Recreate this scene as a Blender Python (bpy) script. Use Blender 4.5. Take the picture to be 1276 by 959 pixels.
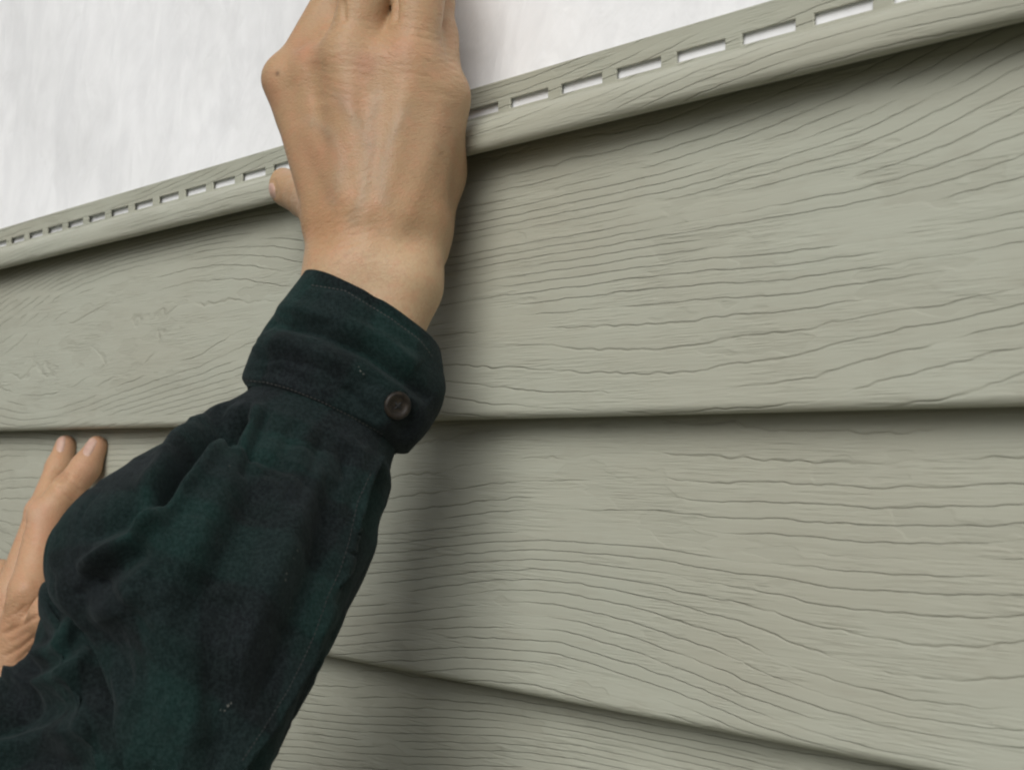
import bpy, bmesh, math, random
import numpy as np
from mathutils import Vector, Matrix

random.seed(4)
rng = np.random.default_rng(4)
scene = bpy.context.scene
C = scene.collection
for o in list(bpy.data.objects):
    bpy.data.objects.remove(o)

# ------------------------------------------------------------------ camera
# Pin-hole model recovered from the vanishing point of the siding laps.
F, CX, CY = 1730.0, 638.0, 479.5            # focal length and centre in photo pixels (1276 x 959)
SCL = 1.05
E = 0.12                                    # height of one siding course (m)
ax = np.array([1559.0, -80.0, -F]); ax /= np.linalg.norm(ax)          # world X seen from the camera (x right, y down, z forward)
az = np.array([-1559.0, -(1559.0**2 + F**2) / 80.0, F]); az /= np.linalg.norm(az)
ay = np.cross(az, ax)
RC = np.stack([ax, ay, az])                 # rows: world axes in camera coords;  world = RC @ cam
D0 = 0.595 * SCL
O_CAM = np.array([(600 - CX) / F * D0, (519.6 - CY) / F * D0, D0])    # the world origin in camera coords
CAMPOS = RC @ (-O_CAM)


def P(px, py, d):
    """world point at photo pixel px,py and d metres deep"""
    return RC @ (np.array([(px - CX) / F * d, (py - CY) / F * d, d]) - O_CAM)


def Wl(px, py, y):
    """world point where the line of sight meets the plane at y (wall face is y = 0, camera at negative y)"""
    r = RC @ np.array([(px - CX) / F, (py - CY) / F, 1.0])
    t = (y - CAMPOS[1]) / r[1]
    return CAMPOS + r * t


def to_px(V):
    """(n,3) world -> px, py, depth"""
    c = (V - CAMPOS) @ RC
    return c[:, 0] / c[:, 2] * F + CX, c[:, 1] / c[:, 2] * F + CY, c[:, 2]


cam_d = bpy.data.cameras.new('camera')
cam = bpy.data.objects.new('camera', cam_d)
C.objects.link(cam)
scene.camera = cam
cam_d.sensor_width = 36.0
cam_d.lens = F * 36.0 / 1276.0
cam_d.clip_start = 0.02
cam_d.clip_end = 3000
cam_d.dof.use_dof = True
cam_d.dof.focus_distance = 0.68
cam_d.dof.aperture_fstop = 22
bx_, by_, bz_ = RC @ np.array([1.0, 0, 0]), RC @ np.array([0, -1.0, 0]), RC @ np.array([0, 0, -1.0])
M = Matrix.Identity(4)
for i in range(3):
    M[i][0], M[i][1], M[i][2], M[i][3] = bx_[i], by_[i], bz_[i], CAMPOS[i]
cam.matrix_world = M

# ------------------------------------------------------------------ overcast daylight
SUN_EL, SUN_AZ = math.radians(37), math.radians(152)      # azimuth: 180 = straight out from the wall, more = towards the left
world = bpy.data.worlds.new('World')
scene.world = world
world.use_nodes = True
wn = world.node_tree
wn.nodes.clear()
sky = wn.nodes.new('ShaderNodeTexSky')
sky.sky_type = 'NISHITA'
sky.sun_disc = False
sky.sun_elevation = SUN_EL
sky.sun_rotation = SUN_AZ
sky.dust_density = 4.0
hsv = wn.nodes.new('ShaderNodeHueSaturation')
hsv.inputs['Saturation'].default_value = 0.22            # cloud cover: nearly white light
bg = wn.nodes.new('ShaderNodeBackground')
bg.inputs['Strength'].default_value = 0.055
wo = wn.nodes.new('ShaderNodeOutputWorld')
wn.links.new(sky.outputs[0], hsv.inputs['Color'])
wn.links.new(hsv.outputs[0], bg.inputs['Color'])
wn.links.new(bg.outputs[0], wo.inputs['Surface'])

sun_d = bpy.data.lights.new('sun', 'SUN')
sun_d.energy = 1.5
sun_d.angle = math.radians(42)
sun_d.color = (1.0, 0.978, 0.945)
sun = bpy.data.objects.new('sun', sun_d)
C.objects.link(sun)
sdir = Vector((math.sin(SUN_AZ) * math.cos(SUN_EL), math.cos(SUN_AZ) * math.cos(SUN_EL), math.sin(SUN_EL)))
sun.rotation_euler = (-sdir).to_track_quat('-Z', 'Y').to_euler()
sun.location = sdir * 5

scene.render.engine = 'CYCLES'
scene.view_settings.view_transform = 'Standard'
scene.view_settings.look = 'None'
scene.view_settings.gamma = 1.0
scene.view_settings.use_curve_mapping = False
scene.view_settings.exposure = 0.46
scene.cycles.use_denoising = True
scene.cycles.filter_width = 2.1
scene.cycles.max_bounces = 8


# ------------------------------------------------------------------ helpers
def tag(o, label=None, cat=None, group=None, kind=None):
    for k, v in (('label', label), ('category', cat), ('group', group), ('kind', kind)):
        if v:
            o[k] = v
    return o


def obj(name, verts, faces, mat, parent=None, smooth=True):
    me = bpy.data.meshes.new(name)
    me.from_pydata([tuple(map(float, v)) for v in verts], [], [tuple(map(int, f)) for f in faces])
    me.update()
    if smooth:
        me.polygons.foreach_set('use_smooth', np.ones(len(me.polygons), dtype=bool))
    o = bpy.data.objects.new(name, me)
    C.objects.link(o)
    if mat:
        me.materials.append(mat)
    if parent:
        o.parent = parent
    return o


def empty(name, loc=(0, 0, 0)):
    o = bpy.data.objects.new(name, None)
    o.location = loc
    C.objects.link(o)
    return o


class NT:
    """small wrapper to write node trees as expressions"""
    def __init__(self, name):
        self.mat = bpy.data.materials.new(name)
        self.mat.use_nodes = True
        self.t = self.mat.node_tree
        self.t.nodes.clear()
        self.out = self.n('ShaderNodeOutputMaterial')
        self.bsdf = self.n('ShaderNodeBsdfPrincipled')
        self.t.links.new(self.bsdf.outputs[0], self.out.inputs['Surface'])

    def n(self, typ, **kw):
        nd = self.t.nodes.new(typ)
        for k, v in kw.items():
            setattr(nd, k, v)
        return nd

    def put(self, sock, v):
        if isinstance(v, bpy.types.NodeSocket):
            self.t.links.new(v, sock)
        elif v is not None:
            sock.default_value = v

    def m(self, op, a, b=None, c=None, clamp=False):
        nd = self.n('ShaderNodeMath', operation=op, use_clamp=clamp)
        for i, v in enumerate((a, b, c)):
            self.put(nd.inputs[i], v)
        return nd.outputs[0]

    def noise(self, vec, scale=1.0, detail=2.0, rough=0.5, dist=0.0):
        nd = self.n('ShaderNodeTexNoise')
        self.put(nd.inputs['Vector'], vec)
        nd.inputs['Scale'].default_value = scale
        nd.inputs['Detail'].default_value = detail
        nd.inputs['Roughness'].default_value = rough
        nd.inputs['Distortion'].default_value = dist
        return nd.outputs['Fac']

    def coord(self, which='Object'):
        return self.n('ShaderNodeTexCoord').outputs[which]

    def mapping(self, vec, scale=(1, 1, 1), loc=(0, 0, 0), rot=(0, 0, 0)):
        nd = self.n('ShaderNodeMapping')
        self.put(nd.inputs['Vector'], vec)
        nd.inputs['Scale'].default_value = scale
        nd.inputs['Location'].default_value = loc
        nd.inputs['Rotation'].default_value = rot
        return nd.outputs[0]

    def sep(self, vec):
        nd = self.n('ShaderNodeSeparateXYZ')
        self.put(nd.inputs[0], vec)
        return nd.outputs

    def comb(self, x, y, z):
        nd = self.n('ShaderNodeCombineXYZ')
        for i, v in enumerate((x, y, z)):
            self.put(nd.inputs[i], v)
        return nd.outputs[0]

    def range(self, v, a, b, c=0.0, d=1.0, smooth=True):
        nd = self.n('ShaderNodeMapRange')
        nd.interpolation_type = 'SMOOTHSTEP' if smooth else 'LINEAR'
        self.put(nd.inputs[0], v)
        for i, x in enumerate((a, b, c, d)):
            self.put(nd.inputs[i + 1], x)
        return nd.outputs[0]

    def mix(self, fac, a, b, blend='MIX'):
        nd = self.n('ShaderNodeMix', data_type='RGBA', blend_type=blend)
        self.put(nd.inputs['Factor'], fac)
        self.put(nd.inputs[6], a if isinstance(a, bpy.types.NodeSocket) else (*a, 1))
        self.put(nd.inputs[7], b if isinstance(b, bpy.types.NodeSocket) else (*b, 1))
        return nd.outputs[2]

    def attr(self, name, what='Color'):
        nd = self.n('ShaderNodeAttribute', attribute_name=name)
        return nd.outputs[what]

    def bump(self, height, dist, strength=1.0, normal=None):
        nd = self.n('ShaderNodeBump')
        nd.inputs['Strength'].default_value = strength
        nd.inputs['Distance'].default_value = dist
        self.put(nd.inputs['Height'], height)
        if normal:
            self.put(nd.inputs['Normal'], normal)
        return nd.outputs[0]

    def set(self, **kw):
        for k, v in kw.items():
            s = self.bsdf.inputs[k.replace('_', ' ')]
            if isinstance(v, tuple) and len(v) == 3 and s.type == 'RGBA':
                v = (*v, 1)
            self.put(s, v)
        return self.mat


# ------------------------------------------------------------------ materials
def siding_material(name, off, density=1.0):
    n = NT(name)
    s = n.sep(n.coord())
    x, y, z = s[0], s[1], s[2]
    xo = n.m('ADD', x, off)
    # broad figure of the wood: bends the growth rings into long drifting lines and cathedrals
    big = n.noise(n.comb(n.m('MULTIPLY', xo, 3.0), off, n.m('MULTIPLY', z, 12.0)), 1.0, 0.0, 0.4)
    mid = n.noise(n.comb(n.m('MULTIPLY', xo, 24.0), off, n.m('MULTIPLY', z, 28.0)), 1.0, 2.0, 0.5)
    jag = n.noise(n.comb(n.m('MULTIPLY', xo, 110.0), off, n.m('MULTIPLY', z, 170.0)), 1.0, 1.0, 0.5)
    h = n.m('MULTIPLY', z, 175.0 * density)
    h = n.m('ADD', h, n.m('MULTIPLY', xo, -7.0))
    h = n.m('ADD', h, n.m('MULTIPLY', big, 18.0))
    h = n.m('ADD', h, n.m('MULTIPLY', mid, 0.7))
    h = n.m('ADD', h, n.m('MULTIPLY', jag, 0.26))
    t = n.m('FRACT', h)
    # each ring: a sharp little crack with a plank-like step below it
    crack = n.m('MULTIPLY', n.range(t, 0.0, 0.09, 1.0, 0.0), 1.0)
    step = n.range(t, 0.0, 0.75, 0.0, 1.0)
    lip = n.range(t, 0.93, 1.0, 0.0, 1.0)
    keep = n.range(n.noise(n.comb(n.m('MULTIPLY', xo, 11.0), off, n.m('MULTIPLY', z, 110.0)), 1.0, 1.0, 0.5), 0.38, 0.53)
    ring = n.m('SUBTRACT', n.m('MULTIPLY', step, 0.35), n.m('ADD', n.m('MULTIPLY', crack, 0.9), n.m('MULTIPLY', lip, 0.75)))
    ring = n.m('MULTIPLY', ring, n.m('MULTIPLY_ADD', keep, 0.9, 0.10))
    # brushed pores running along the plank, in patches
    pore = n.noise(n.comb(n.m('MULTIPLY', xo, 55.0), n.m('MULTIPLY', y, 60.0), n.m('MULTIPLY', z, 1050.0)), 1.0, 2.0, 0.6)
    patch = n.range(n.noise(n.comb(n.m('MULTIPLY', xo, 22.0), off, n.m('MULTIPLY', z, 75.0)), 1.0, 3.0, 0.6), 0.42, 0.62)
    pores = n.m('MULTIPLY', n.m('SUBTRACT', pore, 0.5), n.m('MULTIPLY_ADD', patch, 0.95, 0.22))
    # embossed plateaus with a stepped outline
    plat = n.noise(n.comb(n.m('MULTIPLY', xo, 13.0), off, n.m('MULTIPLY', n.m('ADD', z, n.m('MULTIPLY', jag, 0.004)), 48.0)), 1.0, 3.0, 0.55)
    plateau = n.range(plat, 0.57, 0.59)
    hh = n.m('ADD', n.m('MULTIPLY', ring, 0.44), n.m('MULTIPLY', pores, 0.60))
    hh = n.m('SUBTRACT', hh, n.m('MULTIPLY', plateau, 0.12))
    nor = n.bump(hh, 0.001, 1.0)
    # slight weathering film, unrelated to the light
    film = n.noise(n.comb(n.m('MULTIPLY', xo, 5.0), y, n.m('MULTIPLY', z, 11.0)), 1.0, 4.0, 0.6)
    dirt = n.noise(n.comb(n.m('MULTIPLY', xo, 40.0), y, n.m('MULTIPLY', z, 160.0)), 1.0, 3.0, 0.65)
    col = n.mix(n.range(film, 0.35, 0.68), (0.384, 0.396, 0.328), (0.364, 0.364, 0.296))
    col = n.mix(n.m('MULTIPLY', n.range(dirt, 0.50, 0.72), 0.30), col, (0.315, 0.305, 0.245))
    col = n.mix(n.m('MULTIPLY', n.m('MULTIPLY', crack, keep), 0.15), col, (0.17, 0.155, 0.11))   # shade of the embossed cracks, painted into the colour
    col = n.mix(n.m('MULTIPLY', plateau, 0.38), col, (0.335, 0.338, 0.275))
    rough = n.range(pore, 0.3, 0.7, 0.42, 0.60)
    return n.set(Base_Color=col, Roughness=rough, Normal=nor, IOR=1.48)


def wrap_material():
    n = NT('house_wrap_fabric')
    co = n.coord()
    s = n.sep(co)
    x, z = s[0], s[2]
    sk = n.m('ADD', x, n.m('MULTIPLY', z, -0.35))
    w1 = n.noise(n.comb(n.m('MULTIPLY', sk, 24.0), 0.0, n.m('MULTIPLY', z, 13.0)), 1.0, 3.0, 0.55, 0.6)
    w2 = n.noise(n.comb(n.m('MULTIPLY', sk, 70.0), 3.0, n.m('MULTIPLY', z, 42.0)), 1.0, 3.0, 0.6, 0.8)
    f = n.noise(n.comb(n.m('MULTIPLY', x, 700.0), 0.0, n.m('MULTIPLY', z, 480.0)), 1.0, 2.0, 0.6)
    h = n.m('ADD', n.m('MULTIPLY', w1, 2.8), n.m('ADD', n.m('MULTIPLY', w2, 0.7), n.m('MULTIPLY', f, 0.05)))
    nor = n.bump(h, 0.001, 0.9)
    fib = n.noise(n.comb(n.m('MULTIPLY', sk, 34.0), 7.0, n.m('MULTIPLY', z, 19.0)), 1.0, 6.0, 0.62, 0.5)
    col = n.mix(n.range(fib, 0.35, 0.65), (0.865, 0.878, 0.89), (0.80, 0.812, 0.825))
    return n.set(Base_Color=col, Roughness=0.62, Normal=nor)


def simple(name, col, rough=0.6, **kw):
    n = NT(name)
    v = n.noise(n.coord(), 60.0, 4.0, 0.6)
    c2 = tuple(c * 0.8 for c in col)
    return n.set(Base_Color=n.mix(n.range(v, 0.35, 0.65), col, c2), Roughness=rough, **kw)


def skin_material():
    n = NT('skin')
    co = n.coord()
    tint = n.attr('tint')
    blot = n.noise(co, 130.0, 4.0, 0.65)
    fine = n.noise(co, 420.0, 3.0, 0.6)
    col = n.mix(n.m('MULTIPLY', n.range(blot, 0.42, 0.70), 0.34), tint, (0.48, 0.235, 0.140))
    col = n.mix(n.m('MULTIPLY', n.range(fine, 0.45, 0.75), 0.16), col, (0.36, 0.19, 0.115))
    spk = n.noise(co, 800.0, 2.0, 0.7)
    col = n.mix(n.m('MULTIPLY', n.range(spk, 0.40, 0.70), 0.22), col, (0.30, 0.16, 0.09))
    # crossed fine creases
    wr = n.attr('wrinkle', 'Fac')
    uvv = n.sep(n.attr('grain', 'Vector'))
    u, v = uvv[0], uvv[1]
    nz = n.noise(co, 130.0, 2.0, 0.5)
    lines = n.noise(n.comb(n.m('MULTIPLY', u, 330.0), n.m('MULTIPLY', v, 820.0), nz), 1.0, 2.0, 0.6)
    cross = n.n('ShaderNodeTexVoronoi', feature='DISTANCE_TO_EDGE')
    n.put(cross.inputs['Vector'], n.comb(n.m('MULTIPLY', u, 640.0), n.m('MULTIPLY', v, 900.0), n.m('MULTIPLY', nz, 3.0)))
    cross.inputs['Scale'].default_value = 1.0
    pores = n.m('MINIMUM', cross.outputs['Distance'], 0.35)
    h = n.m('ADD', n.m('MULTIPLY', pores, 0.22), n.m('MULTIPLY', n.noise(co, 900.0, 2.0, 0.6), 0.10))
    h = n.m('ADD', h, n.m('MULTIPLY', n.m('MULTIPLY', lines, wr), 0.85))
    nor = n.bump(h, 0.001, 0.8)
    return n.set(Base_Color=col, Roughness=0.46, Normal=nor, Subsurface_Weight=0.22, Subsurface_Radius=(0.9, 0.35, 0.2),
                 Subsurface_Scale=0.004, IOR=1.40, Specular_IOR_Level=0.45)


def flannel_material(name, seed):
    n = NT(name)
    co = n.coord()
    uv = n.sep(n.attr('cloth', 'Vector'))
    wob = n.noise(co, 45.0, 2.0, 0.5)
    u = n.m('ADD', uv[0], n.m('MULTIPLY', wob, 0.004))
    v = n.m('ADD', uv[1], n.m('MULTIPLY', wob, 0.004))

    def band(c, period, a, b, off):
        t = n.m('FRACT', n.m('ADD', n.m('DIVIDE', c, period), off))
        return n.m('MULTIPLY', n.range(t, a, a + 0.07), n.range(t, b, b + 0.07, 1.0, 0.0))

    g1, g2 = band(u, 0.052, 0.05, 0.46, seed), band(v, 0.056, 0.08, 0.48, 0.3 + seed)
    b1, b2 = band(u, 0.052, 0.60, 0.88, seed), band(v, 0.056, 0.62, 0.88, 0.3 + seed)
    green, dark, navy = (0.0066, 0.0245, 0.0215), (0.0038, 0.0074, 0.0076), (0.0100, 0.0120, 0.0150)
    col = n.mix(n.m('MULTIPLY', n.m('ADD', g1, g2), 0.45), dark, green)
    col = n.mix(n.m('MULTIPLY', n.m('ADD', b1, b2), 0.30), col, navy)
    fuzz = n.noise(co, 260.0, 4.0, 0.7)
    wear = n.noise(co, 26.0, 4.0, 0.6)
    col = n.mix(n.m('MULTIPLY', n.range(fuzz, 0.40, 0.75), 0.25), col, (0.012, 0.018, 0.018))
    col = n.mix(n.m('MULTIPLY', n.range(wear, 0.50, 0.75), 0.40), col, (0.009, 0.022, 0.0195))
    speck = n.noise(co, 750.0, 2.0, 0.75)
    col = n.mix(n.range(speck, 0.36, 0.66), n.mix(0.35, col, (0, 0, 0)), n.mix(0.20, col, (0.026, 0.036, 0.036)))
    tw = n.m('SINE', n.m('MULTIPLY', n.m('ADD', uv[0], uv[1]), 6.2832 / 0.0011))
    tw2 = n.m('SINE', n.m('MULTIPLY', n.m('SUBTRACT', uv[0], uv[1]), 6.2832 / 0.0009))
    nap = n.noise(co, 1500.0, 2.0, 0.6)
    h = n.m('ADD', n.m('MULTIPLY', n.m('ADD', tw, n.m('MULTIPLY', tw2, 0.5)), 0.035), n.m('MULTIPLY', nap, 0.30))
    h = n.m('ADD', h, n.m('MULTIPLY', fuzz, 0.25))
    h = n.m('ADD', h, n.m('MULTIPLY', n.noise(co, 120.0, 3.0, 0.55), 1.1))
    nor = n.bump(h, 0.001, 0.8)
    return n.set(Base_Color=col, Roughness=0.95, Normal=nor, Specular_IOR_Level=0.12, Sheen_Weight=0.05, Sheen_Roughness=0.5,
                 Sheen_Tint=(0.75, 0.9, 0.92))


# ------------------------------------------------------------------ the setting: ground, wall, siding
def ground():
    n = NT('lawn_soil')
    co = n.coord()
    a = n.noise(co, 3.0, 6.0, 0.65)
    b = n.noise(co, 40.0, 4.0, 0.7)
    col = n.mix(n.range(a, 0.40, 0.62), (0.075, 0.085, 0.040), (0.17, 0.145, 0.105))
    col = n.mix(n.m('MULTIPLY', n.range(b, 0.4, 0.7), 0.5), col, (0.11, 0.10, 0.07))
    m = n.set(Base_Color=col, Roughness=0.95, Normal=n.bump(b, 0.03, 0.7))
    N, R = 24, 900.0
    vs, fs = [], []
    g = np.sign(np.linspace(-1, 1, N)) * np.abs(np.linspace(-1, 1, N)) ** 3 * R
    for yv in g:
        for xv in g:
            vs.append((xv, yv, -1.35 + 0.03 * math.sin(xv * 2.1) * math.cos(yv * 1.7)))
    for j in range(N - 1):
        for i in range(N - 1):
            k = j * N + i
            fs.append((k, k + 1, k + N + 1, k + N))
    tag(obj('ground', vs, fs, m), kind='structure')


ground()

X0, X1 = -1.55, 0.95
WRAP_Y = 0.0181


def wall():
    t = empty('house_wall', (0, WRAP_Y, -1.35))
    tag(t, 'bare house wall covered in white building wrap above the green-grey siding', 'wall')
    # the wrap: a thin sheet with shallow vertical slack
    nx, nz = 150, 120
    xs, zs = np.linspace(X0 - 0.05, X1 + 0.05, nx), np.linspace(-1.35, 1.3, nz)
    vs, fs = [], []
    for z in zs:
        for x in xs:
            d = 0.0016 * math.sin(17 * x + 9 * z + 1.3 * math.sin(9 * z + 4 * x)) + 0.0009 * math.sin(47 * x - 19 * z + 2.0 + 1.5 * math.sin(15 * z)) - 0.0012
            f = min(1.0, max(0.0, (z - 0.150) / 0.03))
            vs.append((x, WRAP_Y - 0.0004 - f * (d + 0.0006), z))
    for j in range(nz - 1):
        for i in range(nx - 1):
            k = j * nx + i
            fs.append((k, k + 1, k + nx + 1, k + nx))
    w = obj('building_wrap', vs, fs, wrap_material())
    w.parent = t
    w.matrix_parent_inverse = Matrix.Translation((0, -WRAP_Y, 1.35))
    # sheathing board behind it
    y0, y1 = WRAP_Y + 0.004, WRAP_Y + 0.11
    b = [(x, y, z) for x in (X0 - 0.05, X1 + 0.05) for y in (y0, y1) for z in (-1.35, 1.3)]
    fb = [(0, 1, 3, 2), (4, 6, 7, 5), (0, 4, 5, 1), (2, 3, 7, 6), (0, 2, 6, 4), (1, 5, 7, 3)]
    s = obj('sheathing', b, fb, simple('sheathing_board', (0.42, 0.30, 0.17), 0.85), None, False)
    s.parent = t
    s.matrix_parent_inverse = Matrix.Translation((0, -WRAP_Y, 1.35))
    return t


wall()


def bow(x, z):
    """vinyl never lies quite flat: a slow in-and-out wave along the wall"""
    return 0.0005 * np.sin(5.1 * x + 9 * z) + 0.0003 * np.sin(13.7 * x + 2.0 + 20 * z)


def arc(cy, cz, r, a0, a1, n):
    return [(cy + r * math.cos(math.radians(a0 + (a1 - a0) * i / n)), cz + r * math.sin(math.radians(a0 + (a1 - a0) * i / n))) for i in range(n + 1)]


def extrude(name, prof, mat, parent, th=0.0011):
    xs = np.linspace(X0, X1, 100)
    vs, fs = [], []
    npf = len(prof)
    for x in xs:
        for (y, z) in prof:
            vs.append((x, y + bow(x, z), z))
    for i in range(len(xs) - 1):
        for j in range(npf - 1):
            a = i * npf + j
            fs.append((a, a + npf, a + npf + 1, a + 1))
    o = obj(name, vs, fs, mat)
    md = o.modifiers.new('thickness', 'SOLIDIFY')
    md.thickness = th
    md.offset = 1
    o.parent = parent
    o.matrix_parent_inverse = parent.matrix_world.inverted()
    return o


def course_profile(zb, top):
    p = [(0.0167, zb + 0.0060), (0.0075, zb + 0.0014), (0.0040, zb + 0.0003)]
    p += arc(0.0027, zb + 0.0027, 0.0027, 265, 178, 7)
    for t in np.linspace(0.06, 1.0, 10):
        z = zb + t * (E + 0.001)
        if z < top - 0.002:
            p.append((0.0163 * t - 0.0006 * math.sin(math.pi * t), z))
    p.append((0.0165, top))
    return p


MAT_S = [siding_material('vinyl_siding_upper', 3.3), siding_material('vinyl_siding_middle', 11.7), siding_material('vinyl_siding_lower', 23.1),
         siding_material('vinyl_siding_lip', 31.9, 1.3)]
SLOT = 0.0333
SLOT0 = (Wl(622, 128, 0.0085))[0]


def hem(parent, zc, ztop):
    """nail hem with a row of punched slots"""
    zs = [zc, zc + 0.0030, zc + 0.0074, zc + 0.0074, ztop - 0.0012, ztop]
    w = 0.0250
    k0, k1 = int((X0 - SLOT0) / SLOT) + 1, int((X1 - SLOT0) / SLOT) - 1
    bm = bmesh.new()
    cuts = [X0]
    for k in range(k0, k1 + 1):
        a = SLOT0 + k * SLOT
        cuts += [a, a + w * 0.5, a + w]
    cuts.append(X1)
    rows = [zc, zc + 0.0028, zc + 0.0073, ztop]
    ys = [0.0155, 0.0161, 0.0162, 0.0165]
    grid = [[bm.verts.new((x, ys[j] + float(bow(x, rows[j])), rows[j])) for x in cuts] for j in range(4)]
    for j in range(3):
        for i in range(len(cuts) - 1):
            slot = j == 1 and i > 0 and i < len(cuts) - 2 and (i - 1) % 3 in (0, 1)
            if not slot:
                bm.faces.new((grid[j][i], grid[j][i + 1], grid[j + 1][i + 1], grid[j + 1][i]))
    me = bpy.data.meshes.new('nail_hem')
    bm.to_mesh(me)
    bm.free()
    o = bpy.data.objects.new('nail_hem', me)
    C.objects.link(o)
    me.materials.append(MAT_S[3])
    md = o.modifiers.new('thickness', 'SOLIDIFY')
    md.thickness = 0.0013
    md.offset = 1
    bv = o.modifiers.new('edge', 'BEVEL')
    bv.width = 0.0004
    bv.segments = 2
    bv.limit_method = 'ANGLE'
    o.parent = parent
    o.matrix_parent_inverse = parent.matrix_world.inverted()
    return o


def lip_profile(z):
    p = [(0.0163, z + 0.0086), (0.0078, z + 0.0040), (0.0040, z + 0.0018), (0.0014, z + 0.0004)]
    p += arc(0.0010, z + 0.0030, 0.0027, 262, 178, 6)
    p += [(-0.0016, z + 0.0062), (-0.0010, z + 0.0090), (0.0006, z + 0.0118), (0.0036, z + 0.0138), (0.0080, z + 0.0157), (0.0125, z + 0.0168), (0.0156, z + 0.0175)]
    return p


def panel(z_low, label, group, mats, with_top):
    t = empty('siding_panel', (0, 0, z_low))
    bpy.context.view_layer.update()
    tag(t, label, 'siding', group)
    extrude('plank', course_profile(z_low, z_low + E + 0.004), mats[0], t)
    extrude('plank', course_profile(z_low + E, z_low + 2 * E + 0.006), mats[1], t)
    zt = z_low + 2 * E
    if with_top:
        extrude('locking_lip', lip_profile(zt), MAT_S[3], t)
        hem(t, zt + 0.0175, zt + 0.0345)
    return t


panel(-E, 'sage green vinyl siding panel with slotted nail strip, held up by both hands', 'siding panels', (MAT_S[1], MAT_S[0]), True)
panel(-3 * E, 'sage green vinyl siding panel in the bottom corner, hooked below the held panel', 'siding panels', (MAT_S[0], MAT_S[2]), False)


# ------------------------------------------------------------------ the worker's hands and sleeves
def smin(a, b, k):
    h = np.clip(0.5 + 0.5 * (b - a) / k, 0, 1)
    return b + (a - b) * h - k * h * (1 - h)


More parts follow.
